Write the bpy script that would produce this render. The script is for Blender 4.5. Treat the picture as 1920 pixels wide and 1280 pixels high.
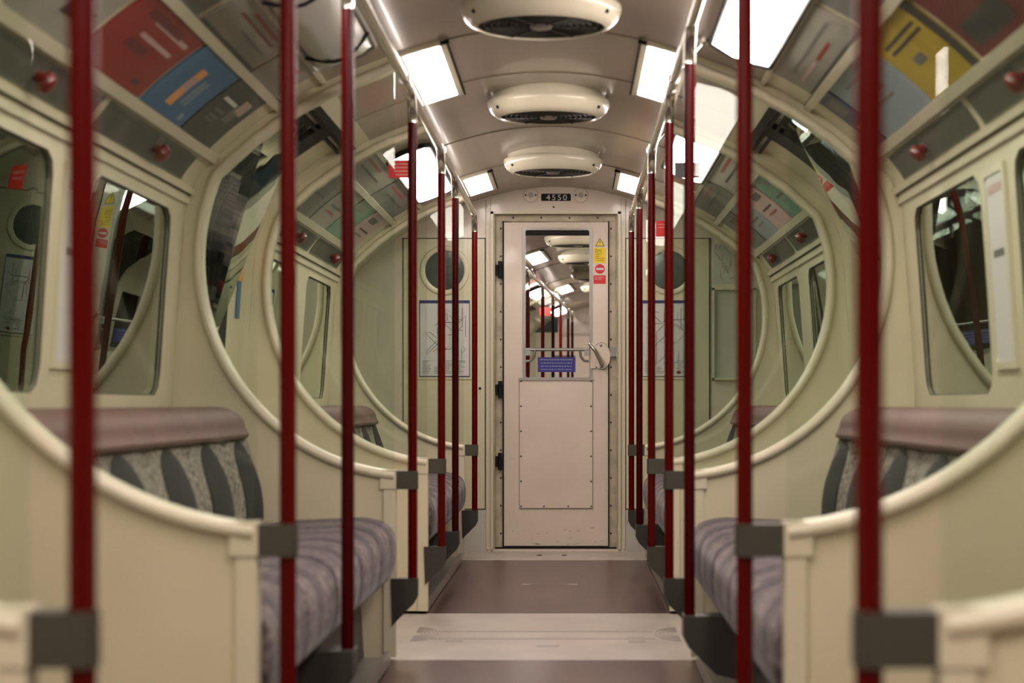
import bpy, bmesh, math, random
from mathutils import Vector, Matrix
random.seed(7)
for o in list(bpy.data.objects): bpy.data.objects.remove(o)
S = bpy.context.scene
PI = math.pi
# ------------------------------------------------------------------ camera, world, exposure
EYE = Vector((0.096, 0.0, 0.86))
FPX = 3585.0
cam = bpy.data.cameras.new('camera'); co = bpy.data.objects.new('camera', cam); S.collection.objects.link(co)
co.location = EYE; co.rotation_euler = (PI/2, 0, 0)
cam.sensor_width = 36; cam.lens = FPX/1920*36
cam.shift_x = -113/1920; cam.shift_y = 116/1920
cam.clip_start = 0.02; cam.clip_end = 200
cam.dof.use_dof = True; cam.dof.focus_distance = 11.1; cam.dof.aperture_fstop = 3.6
S.camera = co
w = bpy.data.worlds.new('dark_depot'); S.world = w; w.use_nodes = True
w.node_tree.nodes['Background'].inputs[0].default_value = (0.02, 0.024, 0.026, 1)
w.node_tree.nodes['Background'].inputs[1].default_value = 0.5
S.view_settings.view_transform = 'Standard'; S.view_settings.look = 'None'
S.view_settings.gamma = 1; S.view_settings.use_curve_mapping = False
S.view_settings.exposure = 1.15
LAMP_COL = (1.0, 0.865, 0.80); LAMP_E = 13.0; BAY_E = 11.0
# ------------------------------------------------------------------ materials
MATS = {}
def nodes(m): return m.node_tree.nodes, m.node_tree.links
def mat(name, col, rough=0.5, metal=0.0, var=0.0, scale=6.0, spec=0.5, coat=0.0, bump=0.0):
    if name in MATS: return MATS[name]
    m = bpy.data.materials.new(name); m.use_nodes = True; N, L = nodes(m)
    b = N['Principled BSDF']
    b.inputs['Base Color'].default_value = (*col, 1); b.inputs['Roughness'].default_value = rough
    b.inputs['Metallic'].default_value = metal; b.inputs['Specular IOR Level'].default_value = spec
    b.inputs['Coat Weight'].default_value = coat; b.inputs['Coat Roughness'].default_value = 0.08
    tc = N.new('ShaderNodeTexCoord'); nz = N.new('ShaderNodeTexNoise'); nz.inputs['Scale'].default_value = scale
    nz.inputs['Detail'].default_value = 6; L.new(tc.outputs['Object'], nz.inputs['Vector'])
    mp = N.new('ShaderNodeMapRange'); mp.inputs[3].default_value = 1-var; mp.inputs[4].default_value = 1+var*.6
    mp.inputs[1].default_value = .3; mp.inputs[2].default_value = .7
    L.new(nz.outputs['Fac'], mp.inputs[0])
    mx = N.new('ShaderNodeVectorMath'); mx.operation = 'SCALE'; mx.inputs[0].default_value = col
    L.new(mp.outputs[0], mx.inputs['Scale']); L.new(mx.outputs[0], b.inputs['Base Color'])
    if bump:
        bp = N.new('ShaderNodeBump'); bp.inputs['Strength'].default_value = bump; bp.inputs['Distance'].default_value = .002
        L.new(nz.outputs['Fac'], bp.inputs['Height']); L.new(bp.outputs[0], b.inputs['Normal'])
    MATS[name] = m; return m
CREAM = mat('cream_paint', (.63,.575,.40), .33, var=.08, scale=3, coat=.25)
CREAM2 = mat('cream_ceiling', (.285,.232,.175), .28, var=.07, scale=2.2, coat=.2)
PINKC = mat('end_cream', (.68,.59,.49), .3, var=.06, scale=4, coat=.3)
JAMB = mat('aged_cream', (.48,.42,.30), .5, var=.3, scale=9)
RIM = mat('cream_moulding', (.64,.59,.43), .32, var=.04, coat=.2)
FANC = mat('cream_ventilator', (.74,.70,.54), .26, var=.04, coat=.3)
PANELG = mat('pale_grey_panel', (.50,.49,.44), .4, var=.05)
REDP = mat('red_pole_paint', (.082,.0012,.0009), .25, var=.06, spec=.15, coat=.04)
REDSH = mat('red_pole_paint_shaded', (.045,.001,.0012), .25, var=.06, spec=.15, coat=.05)  # same red paint, darkened to paint in the shade on mid-bay poles
CHROME = mat('chrome', (.72,.70,.66), .16, 1.0, var=.05)
STEEL = mat('dull_steel', (.35,.34,.31), .35, .8, var=.1)
GREYB = mat('bracket_grey', (.072,.067,.052), .4, .3, var=.1)
FOOTG = mat('foot_block_grey', (.042,.039,.031), .45, .2, var=.1)
GASK = mat('window_gasket_brown', (.10,.09,.065), .6, var=.1)
DARKG = mat('dark_grey_riser', (.03,.028,.024), .5, var=.2)
BLACK = mat('black_rubber', (.010,.010,.011), .6, var=.2, spec=.2)
SEAM = mat('seam_dark', (.05,.035,.03), .7)
VENTG = mat('vent_grey', (.12,.118,.095), .5, .2, var=.1)
KNOB = mat('knob_red', (.13,.005,.004), .35, coat=.3)
MAUVE = mat('mauve_vinyl', (.115,.050,.042), .6, var=.2, scale=14)
DARKF = mat('dark_upholstery', (.006,.008,.007), .9, var=.4, scale=60)
WHITE = mat('print_white', (.62,.60,.58), .4)
OFFW = mat('print_offwhite', (.28,.26,.22), .4, var=.08)
P_RED = mat('print_red', (.25,.010,.014), .35, var=.08)
P_DRED = mat('print_dark_red', (.13,.012,.02), .35)
P_BLUE = mat('print_blue', (.025,.12,.26), .35, var=.08)
P_LBLUE = mat('print_light_blue', (.24,.30,.33), .35, var=.08)
P_NAVY = mat('print_navy', (.015,.02,.12), .35)
P_ROYAL = mat('print_royal', (.025,.02,.22), .35)
P_DARK = mat('print_dark', (.03,.03,.034), .35, var=.2)
P_OR = mat('print_orange', (.72,.32,.10), .35)
P_YEL = mat('print_yellow', (.40,.29,.025), .35, var=.08)
P_YEL2 = mat('sticker_yellow', (.85,.62,.0), .35)
P_GREY = mat('print_grey', (.13,.13,.12), .35, var=.1)
P_PINK = mat('print_pink', (.50,.33,.31), .35, var=.08)
P_SRED = mat('sticker_red', (.62,.012,.015), .35)
SIGNRED = mat('sign_red', (.50,.015,.012), .4)
P_GRN = mat('print_green', (.10,.25,.16), .35, var=.1)
WHITEFLOOR = None
def glass(name, tint, refl=1.0, ior=1.5, rough=.0):
    m = bpy.data.materials.new(name); m.use_nodes = True; N, L = nodes(m)
    for n in list(N):
        if n.type != 'OUTPUT_MATERIAL': N.remove(n)
    out = [n for n in N if n.type == 'OUTPUT_MATERIAL'][0]
    t = N.new('ShaderNodeBsdfTransparent'); t.inputs[0].default_value = (*tint, 1)
    g = N.new('ShaderNodeBsdfGlossy'); g.inputs['Roughness'].default_value = rough; g.inputs[0].default_value = (.95,1,.95,1)
    f = N.new('ShaderNodeFresnel'); f.inputs['IOR'].default_value = ior
    tc = N.new('ShaderNodeTexCoord'); nz = N.new('ShaderNodeTexNoise'); nz.inputs['Scale'].default_value = 3
    L.new(tc.outputs['Object'], nz.inputs['Vector'])
    bp = N.new('ShaderNodeBump'); bp.inputs['Strength'].default_value = .02; bp.inputs['Distance'].default_value = .01
    L.new(nz.outputs['Fac'], bp.inputs['Height']); L.new(bp.outputs[0], g.inputs['Normal'])
    mu = N.new('ShaderNodeMath'); mu.operation = 'MULTIPLY'; mu.inputs[1].default_value = refl
    mx = N.new('ShaderNodeMixShader'); L.new(f.outputs[0], mu.inputs[0]); L.new(mu.outputs[0], mx.inputs[0])
    L.new(t.outputs[0], mx.inputs[1]); L.new(g.outputs[0], mx.inputs[2]); L.new(mx.outputs[0], out.inputs[0])
    return m
GLASS = glass('green_screen_glass', (.935,.965,.94), .5)
WGLASS = glass('window_glass', (.70,.80,.76), 1.8)
DOORGL = glass('sliding_door_glass', (.80,.85,.82), .7)
DGLASS = glass('door_glass', (.97,.97,.96), .6)
PORT = mat('porthole_glass', (.06,.075,.07), .12, var=.2, coat=.6)
def emis(name, col, e):
    m = bpy.data.materials.new(name); m.use_nodes = True; N, L = nodes(m)
    b = N['Principled BSDF']; b.inputs['Base Color'].default_value = (.8,.8,.8,1)
    b.inputs['Emission Color'].default_value = (*col, 1); b.inputs['Emission Strength'].default_value = e
    b.inputs['Roughness'].default_value = .3
    return m
LAMPM = emis('lit_diffuser', LAMP_COL, LAMP_E)
BAYM = emis('lit_bay_diffuser', LAMP_COL, BAY_E)
LAMP_HI = emis('lit_diffuser_strong', LAMP_COL, LAMP_E*1.25)  # raised emission, set to brighten the near screens
LAMP_LO = emis('lit_diffuser_weak', LAMP_COL, LAMP_E*.62)  # lowered emission, set to dim the end wall and far ceiling
BAY_LO = emis('lit_bay_diffuser_weak', LAMP_COL, BAY_E*.75)  # lowered emission, set to dim the far seat bay
PLATM = emis('platform_tube', (.95,.95,1.0), 6)
UNLIT = mat('unlit_diffuser', (.55,.56,.50), .3, var=.05)
def moquette(name, base, dark, light):
    m = bpy.data.materials.new(name); m.use_nodes = True; N, L = nodes(m); b = N['Principled BSDF']
    b.inputs['Roughness'].default_value = .95; b.inputs['Sheen Weight'].default_value = .12
    tc = N.new('ShaderNodeTexCoord')
    n1 = N.new('ShaderNodeTexNoise'); n1.inputs['Scale'].default_value = 45; n1.inputs['Detail'].default_value = 4
    L.new(tc.outputs['Object'], n1.inputs['Vector'])
    r = N.new('ShaderNodeValToRGB'); r.color_ramp.elements[0].position = .38; r.color_ramp.elements[0].color = (*dark,1)
    r.color_ramp.elements[1].position = .62; r.color_ramp.elements[1].color = (*light,1)
    e = r.color_ramp.elements.new(.5); e.color = (*base,1)
    L.new(n1.outputs['Fac'], r.inputs[0])
    wv = N.new('ShaderNodeTexWave'); wv.bands_direction = 'Y'; wv.inputs['Scale'].default_value = 1.1; wv.inputs['Distortion'].default_value = .4
    L.new(tc.outputs['Object'], wv.inputs['Vector'])
    wr = N.new('ShaderNodeValToRGB'); wr.color_ramp.elements[0].position = .12; wr.color_ramp.elements[0].color = (.42,.38,.46,1)
    wr.color_ramp.elements[1].position = .45; wr.color_ramp.elements[1].color = (1,1,1,1)
    L.new(wv.outputs['Fac'], wr.inputs[0])
    w2 = N.new('ShaderNodeTexWave'); w2.bands_direction = 'Z'; w2.inputs['Scale'].default_value = 2.0; w2.inputs['Distortion'].default_value = .5
    L.new(tc.outputs['Object'], w2.inputs['Vector'])
    w3 = N.new('ShaderNodeValToRGB'); w3.color_ramp.elements[0].position = .1; w3.color_ramp.elements[0].color = (.6,.56,.62,1)
    w3.color_ramp.elements[1].position = .4; w3.color_ramp.elements[1].color = (1,1,1,1)
    L.new(w2.outputs['Fac'], w3.inputs[0])
    m1 = N.new('ShaderNodeMixRGB'); m1.blend_type = 'MULTIPLY'; m1.inputs[0].default_value = 1
    m2 = N.new('ShaderNodeMixRGB'); m2.blend_type = 'MULTIPLY'; m2.inputs[0].default_value = 1
    L.new(r.outputs[0], m1.inputs[1]); L.new(wr.outputs[0], m1.inputs[2]); L.new(m1.outputs[0], m2.inputs[1]); L.new(w3.outputs[0], m2.inputs[2])
    L.new(m2.outputs[0], b.inputs['Base Color']); return m
MOQ = moquette('seat_moquette', (.125,.095,.094), (.065,.045,.05), (.22,.18,.17))
BACKM = mat('back_moquette', (.23,.21,.17), .95, var=.85, scale=75)
def floor_mat():
    m = bpy.data.materials.new('floor_lino'); m.use_nodes = True; N, L = nodes(m); b = N['Principled BSDF']
    tc = N.new('ShaderNodeTexCoord'); nz = N.new('ShaderNodeTexNoise'); nz.inputs['Scale'].default_value = 2.5; nz.inputs['Detail'].default_value = 8
    mp = N.new('ShaderNodeMapping'); mp.inputs['Scale'].default_value = (3, .6, 1)
    L.new(tc.outputs['Object'], mp.inputs[0]); L.new(mp.outputs[0], nz.inputs['Vector'])
    r = N.new('ShaderNodeValToRGB'); r.color_ramp.elements[0].position = .3; r.color_ramp.elements[0].color = (.055,.025,.024,1)
    r.color_ramp.elements[1].position = .7; r.color_ramp.elements[1].color = (.092,.044,.041,1)
    L.new(nz.outputs['Fac'], r.inputs[0]); L.new(r.outputs[0], b.inputs['Base Color'])
    b.inputs['Roughness'].default_value = .3; b.inputs['Specular IOR Level'].default_value = .5
    return m
LINO = floor_mat()
WFLOOR = mat('white_floor', (.42,.37,.33), .38, var=.15, scale=4)
WFMARK = mat('white_floor_mark', (.33,.29,.27), .45, var=.2, scale=20)
TUNNEL = mat('tunnel_wall', (.10,.10,.10), .8, var=.5, scale=3)
TUNL = mat('tunnel_panel', (.35,.35,.36), .6, var=.3, scale=5)

# ------------------------------------------------------------------ transform of each car
XF = None
def xf(p):
    if XF is None: return Vector(p)
    return XF @ Vector(p)
# ------------------------------------------------------------------ body profile (right half; mirrored by side)
PP = [(0,2.12),(.2,2.105),(.4,2.06),(.6,1.99),(.75,1.925),(.885,1.848),(1.0,1.765),(1.09,1.684),(1.135,1.638),(1.172,1.585),(1.198,1.50),(1.215,1.3),(1.232,1.05),(1.242,.88),(1.25,.6),(1.25,.3),(1.25,0.0)]
def _cr(p0,p1,p2,p3,t):
    return tuple(.5*((2*b)+(-a+c)*t+(2*a-5*b+4*c-d)*t*t+(-a+3*b-3*c+d)*t**3) for a,b,c,d in zip(p0,p1,p2,p3))
_pts = []
_q = [(-.2,2.105)]+PP+[(1.25,-.3)]
for i in range(len(PP)-1):
    for k in range(12): _pts.append(_cr(_q[i],_q[i+1],_q[i+2],_q[i+3],k/12))
_pts.append(PP[-1])
_S = [0.0]
for a,b in zip(_pts,_pts[1:]): _S.append(_S[-1]+math.hypot(b[0]-a[0],b[1]-a[1]))
SMAX = _S[-1]
def prof(s):
    s = max(0,min(SMAX-1e-6,s)); lo,hi = 0,len(_S)-1
    while hi-lo>1:
        m=(lo+hi)//2
        if _S[m]<=s: lo=m
        else: hi=m
    t=(s-_S[lo])/(_S[hi]-_S[lo]+1e-12); a,b=_pts[lo],_pts[hi]
    dx,dz=b[0]-a[0],b[1]-a[1]; l=math.hypot(dx,dz)
    return a[0]+dx*t, a[1]+dz*t, dz/l, -dx/l      # inward normal (to -x, -z) = (dz,-dx)/l
def s_x(x):
    for i in range(len(_pts)-1):
        if _pts[i][0]<=x<=_pts[i+1][0] and _pts[i+1][0]>_pts[i][0]:
            return _S[i]+(x-_pts[i][0])/(_pts[i+1][0]-_pts[i][0])*(_S[i+1]-_S[i])
def s_z(z):
    for i in range(len(_pts)-1):
        if _pts[i][1]>=z>=_pts[i+1][1]: return _S[i]+(_pts[i][1]-z)/(_pts[i][1]-_pts[i+1][1]+1e-12)*(_S[i+1]-_S[i])
def xprof(z):
    if z>=2.12: return -1
    return prof(s_z(max(z,0.0)))[0]
def PT(side, s, y, off=0.0):
    # s may be negative only for the ceiling (mirror)
    sg = 1
    if s<0: s=-s; sg=-1
    x,z,nx,nz = prof(s)
    return Vector((side*sg*(x+nx*off), y, z+nz*off))
# ------------------------------------------------------------------ mesh collector
def tag(o, label=None, cat=None, group=None, kind=None):
    if label: o['label']=label
    if cat: o['category']=cat
    if group: o['group']=group
    if kind: o['kind']=kind
    return o
class MB:
    def __init__(s): s.v=[]; s.f=[]; s.m=[]; s.mi=0
    def add(s, vs, fs):
        n=len(s.v); s.v+= [Vector(p) for p in vs]; s.f+=[tuple(i+n for i in f) for f in fs]; s.m+=[s.mi]*len(fs); return s
    def box(s, x0,x1,y0,y1,z0,z1):
        x0,x1=min(x0,x1),max(x0,x1)
        vs=[(x,y,z) for x in (x0,x1) for y in (y0,y1) for z in (z0,z1)]
        return s.add(vs,[(0,1,3,2),(4,6,7,5),(0,4,5,1),(2,3,7,6),(0,2,6,4),(1,5,7,3)])
    def tube(s, pts, r, n=14, cap=True):
        pts=[Vector(p) for p in pts]; rings=[]; up=None
        for i,p in enumerate(pts):
            t=((pts[min(i+1,len(pts)-1)]-p).normalized()+(p-pts[max(i-1,0)]).normalized()).normalized()
            if up is None: up = t.orthogonal().normalized()
            u=(up-t*up.dot(t)).normalized(); up=u; v=t.cross(u)
            rr = r(i/(len(pts)-1)) if callable(r) else r
            rings.append([p+(u*math.cos(a)+v*math.sin(a))*rr for a in (2*PI*k/n for k in range(n))])
        vs=[q for g in rings for q in g]; fs=[]
        for i in range(len(pts)-1):
            for k in range(n): fs.append((i*n+k,i*n+(k+1)%n,(i+1)*n+(k+1)%n,(i+1)*n+k))
        if cap: fs.append(tuple(range(n))[::-1]); fs.append(tuple((len(pts)-1)*n+k for k in range(n)))
        return s.add(vs,fs)
    def lathe(s, c, prof_, axis='z', n=40, cap=False):
        c=Vector(c); vs=[]; fs=[]
        for r,h in prof_:
            for k in range(n):
                a=2*PI*k/n
                if axis=='z': vs.append(c+Vector((r*math.cos(a),r*math.sin(a),h)))
                elif axis=='y': vs.append(c+Vector((r*math.cos(a),h,r*math.sin(a))))
                else: vs.append(c+Vector((h,r*math.cos(a),r*math.sin(a))))
        m=len(prof_)
        for i in range(m-1):
            for k in range(n): fs.append((i*n+k,i*n+(k+1)%n,(i+1)*n+(k+1)%n,(i+1)*n+k))
        if cap: fs.append(tuple(range(n))); fs.append(tuple((m-1)*n+k for k in range(n)))
        return s.add(vs,fs)
    def extr(s, poly, y0, y1, ax=lambda a,b,y:(a,y,b), shrink=0.0, taper=.06, anchor=None):
        # closed polygon (a,b) swept from y0 to y1; rounded ends when shrink > 0
        n=len(poly); ca=sum(p[0] for p in poly)/n; cb=sum(p[1] for p in poly)/n
        if anchor: ca,cb=anchor
        if shrink:
            st=[]
            for t in (0,.25,.5,.75,1): st.append((y0+shrink*(1-math.cos(t*PI/2)), 1-(taper*(1-math.sin(t*PI/2)))))
            st2=[(y1-(y-y0),k) for y,k in st[::-1]]; st=st+st2
        else: st=[(y0,1),(y1,1)]
        vs=[]; fs=[]
        for y,k in st:
            for a,b in poly: vs.append(ax(ca+(a-ca)*k, cb+(b-cb)*k, y))
        for i in range(len(st)-1):
            for k in range(n): fs.append((i*n+k,i*n+(k+1)%n,(i+1)*n+(k+1)%n,(i+1)*n+k))
        fs.append(tuple(range(n))); fs.append(tuple((len(st)-1)*n+k for k in range(n)))
        return s.add(vs,fs)
    def patch(s, side, s0, s1, y0, y1, off=0.0, th=0.02, ns=None, ny=1):
        # a curved plate on the body profile: inner face at 'off', thickness th outward
        ns = ns or max(1,int((s1-s0)/.03)); vs=[]; fs=[]
        for o in (off, off-th):
            for i in range(ns+1):
                for j in range(ny+1): vs.append(PT(side, s0+(s1-s0)*i/ns, y0+(y1-y0)*j/ny, o))
        W=ny+1; K=(ns+1)*W
        for i in range(ns):
            for j in range(ny):
                a=i*W+j; fs.append((a,a+1,a+W+1,a+W)); fs.append((K+a,K+a+W,K+a+W+1,K+a+1))
        for i in range(ns):
            a=i*W; fs.append((a,a+W,K+a+W,K+a)); a=i*W+ny; fs.append((a,K+a,K+a+W,a+W))
        for j in range(ny):
            fs.append((j,K+j,K+j+1,j+1)); a=ns*W+j; fs.append((a,a+1,K+a+1,K+a))
        return s.add(vs,fs)
    def build(s, name, material, parent=None, smooth=True, auto=True):
        me=bpy.data.meshes.new(name)
        P=[xf(p) for p in s.v]
        if parent is not None:
            o0=Vector((0,0,0)); q=parent
            while q is not None: o0+=q.location; q=q.parent
        else:
            xs=[p.x for p in P]; ys=[p.y for p in P]; zs=[p.z for p in P]
            o0=Vector(((min(xs)+max(xs))/2,(min(ys)+max(ys))/2,min(zs)))
        me.from_pydata([tuple(p-o0) for p in P],[],s.f)
        for m in (material if isinstance(material,(list,tuple)) else [material]): me.materials.append(m)
        for p,k in zip(me.polygons,s.m): p.material_index=k
        bm=bmesh.new(); bm.from_mesh(me); bmesh.ops.recalc_face_normals(bm,faces=bm.faces); bm.to_mesh(me); bm.free()
        if smooth:
            me.polygons.foreach_set('use_smooth',[True]*len(me.polygons))
            me.set_sharp_from_angle(angle=math.radians(38))
        o=bpy.data.objects.new(name,me); S.collection.objects.link(o)
        if parent is not None: o.parent=parent
        else: o.location=o0
        return o
def empty(name, loc, label=None, cat=None, group=None, kind=None):
    o=bpy.data.objects.new(name,None); S.collection.objects.link(o); o.location=xf(loc); o.empty_display_size=.05
    return tag(o,label,cat,group,kind)
# rounded rectangle in (u,v)
def rr_ray(hu,hv,r,a):
    # distance from centre to rounded rect border along angle a
    c,sn=abs(math.cos(a)),abs(math.sin(a)); lo,hi=0,10
    for _ in range(40):
        m=(lo+hi)/2; x,y=m*c,m*sn; qx,qy=x-(hu-r),y-(hv-r)
        d=math.hypot(max(qx,0),max(qy,0))+min(max(qx,qy),0)-r
        if d<0: lo=m
        else: hi=m
    return lo
def angs(hu,hv,r,ou=None,ov=None,n=72):
    A=[2*PI*i/n for i in range(n)]
    A+= [math.atan2(sy*(hv-r),sx*hu) for sx in(1,-1) for sy in(1,-1)]+[math.atan2(sy*hv,sx*(hu-r)) for sx in(1,-1) for sy in(1,-1)]
    if ou: A+=[math.atan2(sy*ov,sx*ou) for sx in(1,-1) for sy in(1,-1)]
    A=sorted(set(round(a%(2*PI),5) for a in A)); return A
def ring(mb, fn, c, outer, hole, r, k=5, th=.02, offin=0.0):
    """plate between rect 'outer' and rounded 'hole'; fn(u,v,off)->3D; all relative to the hole centre c"""
    (ou0,ou1,ov0,ov1)=outer; (hu,hv)=hole; A=set()
    base=angs(hu,hv,r); corners=[math.atan2(v-c[1],u-c[0])%(2*PI) for u in(ou0,ou1) for v in(ov0,ov1)]
    A=sorted(set(base)|set(round(a,5) for a in corners)); n=len(A)
    def orad(a):
        cs,sn=math.cos(a),math.sin(a); t=1e9
        if cs>1e-9: t=min(t,(ou1-c[0])/cs)
        if cs<-1e-9: t=min(t,(ou0-c[0])/cs)
        if sn>1e-9: t=min(t,(ov1-c[1])/sn)
        if sn<-1e-9: t=min(t,(ov0-c[1])/sn)
        return t
    vs=[]
    for o in (0,-th):
        for j in range(k+1):
            for a in A:
                ri=rr_ray(hu,hv,r,a); ro=orad(a); q=ri+(ro-ri)*j/k
                vs.append(fn(c[0]+q*math.cos(a),c[1]+q*math.sin(a),offin+o))
    K=(k+1)*n; fs=[]
    for j in range(k):
        for i in range(n):
            i2=(i+1)%n; fs.append((j*n+i,j*n+i2,(j+1)*n+i2,(j+1)*n+i)); fs.append((K+j*n+i,K+(j+1)*n+i,K+(j+1)*n+i2,K+j*n+i2))
    for i in range(n):
        i2=(i+1)%n; fs.append((i,K+i,K+i2,i2)); fs.append((k*n+i,k*n+i2,K+k*n+i2,K+k*n+i))
    mb.add(vs,fs)
def pane(mb, fn, c, hole, r, k=6, off=0.0, th=.004, bulge=0.0, pw=4):
    A=angs(*hole,r); n=len(A); vs=[fn(c[0],c[1],off+bulge)]; 
    for j in range(1,k+1):
        q=j/k
        for a in A:
            d=rr_ray(*hole,r,a)*q; vs.append(fn(c[0]+d*math.cos(a),c[1]+d*math.sin(a),off+bulge*(1-q**pw)))
    fs=[(0,1+i,1+(i+1)%n) for i in range(n)]
    for j in range(k-1):
        for i in range(n): i2=(i+1)%n; fs.append((1+j*n+i,1+(j+1)*n+i,1+(j+1)*n+i2,1+j*n+i2))
    m=len(vs)
    for i,a in enumerate(A):
        d=rr_ray(*hole,r,a); vs.append(fn(c[0]+d*math.cos(a),c[1]+d*math.sin(a),off-th))
    for i in range(n): i2=(i+1)%n; fs.append((1+(k-1)*n+i,m+i,m+i2,1+(k-1)*n+i2))
    fs.append(tuple(m+i for i in range(n)))
    mb.add(vs,fs)
def loop_pts(fn,c,hole,r,off=0.0,grow=0.0):
    return [fn(c[0]+rr_ray(hole[0]+grow,hole[1]+grow,r+grow,a)*math.cos(a), c[1]+rr_ray(hole[0]+grow,hole[1]+grow,r+grow,a)*math.sin(a),off) for a in angs(*hole,r)]
def gasket(mb,fn,c,hole,r,rad,off=0.0,n=8):
    P=loop_pts(fn,c,hole,r,off); P=P+[P[0]]; mb.tube(P,rad,n,cap=False)
def side_fn(side): return lambda s,y,off: PT(side,s,y,off)
def smoothpoly(P,k=4):
    n=len(P); out=[]
    for i in range(n):
        for j in range(k): out.append(_cr(P[(i-1)%n],P[i],P[(i+1)%n],P[(i+2)%n],j/k))
    return out
def text_mesh(txt, name, material, parent, x0,x1,z0,z1,y, align='CENTER', space=1.0, keep=True):
    """lettering on a plane facing the camera, fitted in the box"""
    cu=bpy.data.curves.new('t','FONT'); cu.body=txt; cu.space_character=space; cu.align_x=align; cu.resolution_u=3; cu.extrude=.01
    o=bpy.data.objects.new('t',cu); S.collection.objects.link(o); bpy.context.view_layer.update()
    me=bpy.data.meshes.new_from_object(o); bpy.data.objects.remove(o)
    V=[v.co.copy() for v in me.vertices]; F=[tuple(p.vertices) for p in me.polygons]
    a0,a1=min(v.x for v in V),max(v.x for v in V); b0,b1=min(v.y for v in V),max(v.y for v in V)
    mb=MB(); mb.add([(x0+(v.x-a0)/(a1-a0)*(x1-x0), y-(.0008 if v.z>0 else 0), z0+(v.y-b0)/(b1-b0)*(z1-z0)) for v in V],F)
    return mb.build(name,material,parent,smooth=False)

# ------------------------------------------------------------------ key stations (metres from the camera)
P1,P2,P4,P5,P6,END = 2.09,3.60,6.41,7.83,10.49,11.13
HOLE_S0,HOLE_S1 = s_z(1.488), s_z(.885)
def wall_side(side, bays, doors, y0, y1, name, label_base, car):
    """the side wall of the car as one structure mesh, with window openings; door bays left open"""
    mb=MB(); fn=side_fn(side); st=s_x(.73)
    solid=[]; 
    for (a,b,wins) in bays:
        mb.patch(side, st, HOLE_S0-.06, a,b,0,.02); mb.patch(side, HOLE_S1+.05, SMAX, a,b,0,.02)
        edges=[a]+[ (wins[i][1]+wins[i+1][0])/2 for i in range(len(wins)-1)]+[b]
        for (w0,w1),e0,e1 in zip(wins,edges,edges[1:]):
            c=((HOLE_S0+HOLE_S1)/2,(w0+w1)/2)
            ring(mb,fn,c,(HOLE_S0-.06,HOLE_S1+.05,e0,e1),((HOLE_S1-HOLE_S0)/2,(w1-w0)/2),.07,th=.02)
    for (a,b) in doors:            # lintel above the door leaves
        mb.patch(side, st, s_x(.80), a,b,0,.02)
    for (a,b) in y0: mb.patch(side, st, SMAX, a,b,0,.02)
    o=mb.build(name,CREAM); tag(o,kind='structure'); return o
WN=[0]; DN=[1]
def windows(side,bays,detail=True):
    fn=side_fn(side)
    for (a,b,wins) in bays:
        for (w0,w1) in wins:
            WN[0]+=1; c=((HOLE_S0+HOLE_S1)/2,(w0+w1)/2); h=((HOLE_S1-HOLE_S0)/2,(w1-w0)/2)
            mb=MB(); gasket(mb,fn,c,h,.07,.004,-.006)
            o=mb.build('window_%d'%WN[0],GASK); tag(o,kind='structure')
            g=MB(); pane(g,fn,c,h,.07,off=-.012,th=.006); g.build('window_pane',WGLASS,o)
            # hopper rail of the pane
def sliding_doors(side,a,b):
    fn=side_fn(side); mid=a+.60*(b-a); top=s_x(.80)
    for (y0,y1,inner) in ((a+.02,mid-.06,1),(mid+.06,b-.02,0)):
        DN[0]+=1; e=empty('door_%d'%DN[0],(side*1.25,(y0+y1)/2,0.02),kind='structure')
        mb=MB()
        if inner:
            c=((s_x(.865)+s_z(.92))/2,(y0+y1)/2); h=((s_z(.92)-s_x(.865))/2,(y1-y0)/2-.075)
            ring(mb,fn,c,(top,SMAX-.02,y0,y1),h,.06,k=6,th=.03,offin=-.035); mb.build('door_leaf',CREAM,e)
            g=MB(); gasket(g,fn,c,h,.06,.010,-.035); g.build('window_gasket',BLACK,e)
            g=MB(); pane(g,fn,c,h,.06,off=-.05,th=.006,k=8); g.build('window_pane',DOORGL,e)
        else:
            mb.patch(side,top,SMAX-.02,y0,y1,-.035,.03); mb.build('door_leaf',CREAM,e)
        g=MB(); ye=y1-.05 if inner else y0-.06; g.patch(side,top,SMAX-.02,ye,ye+.11,-.012,.05); g.build('rubber_seal',BLACK,e)
    t=MB(); t.patch(side,top-.012,top+.02,a,b,.006,.05); t.patch(side,s_x(.822),s_x(.834),a+.03,b-.03,-.012,.03); t.patch(side,s_x(.848),s_x(.858),a+.03,b-.03,-.012,.03)
    o=t.build('trim_%d'%(DN[0]),BLACK); tag(o,kind='structure')
    t=MB(); t.patch(side,top,SMAX-.02,a,a+.02,.0,.06); t.patch(side,top,SMAX-.02,b-.02,b,0,.06)
    o=t.build('trim_%d'%(DN[0]+100),RIM); tag(o,kind='structure')

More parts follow.
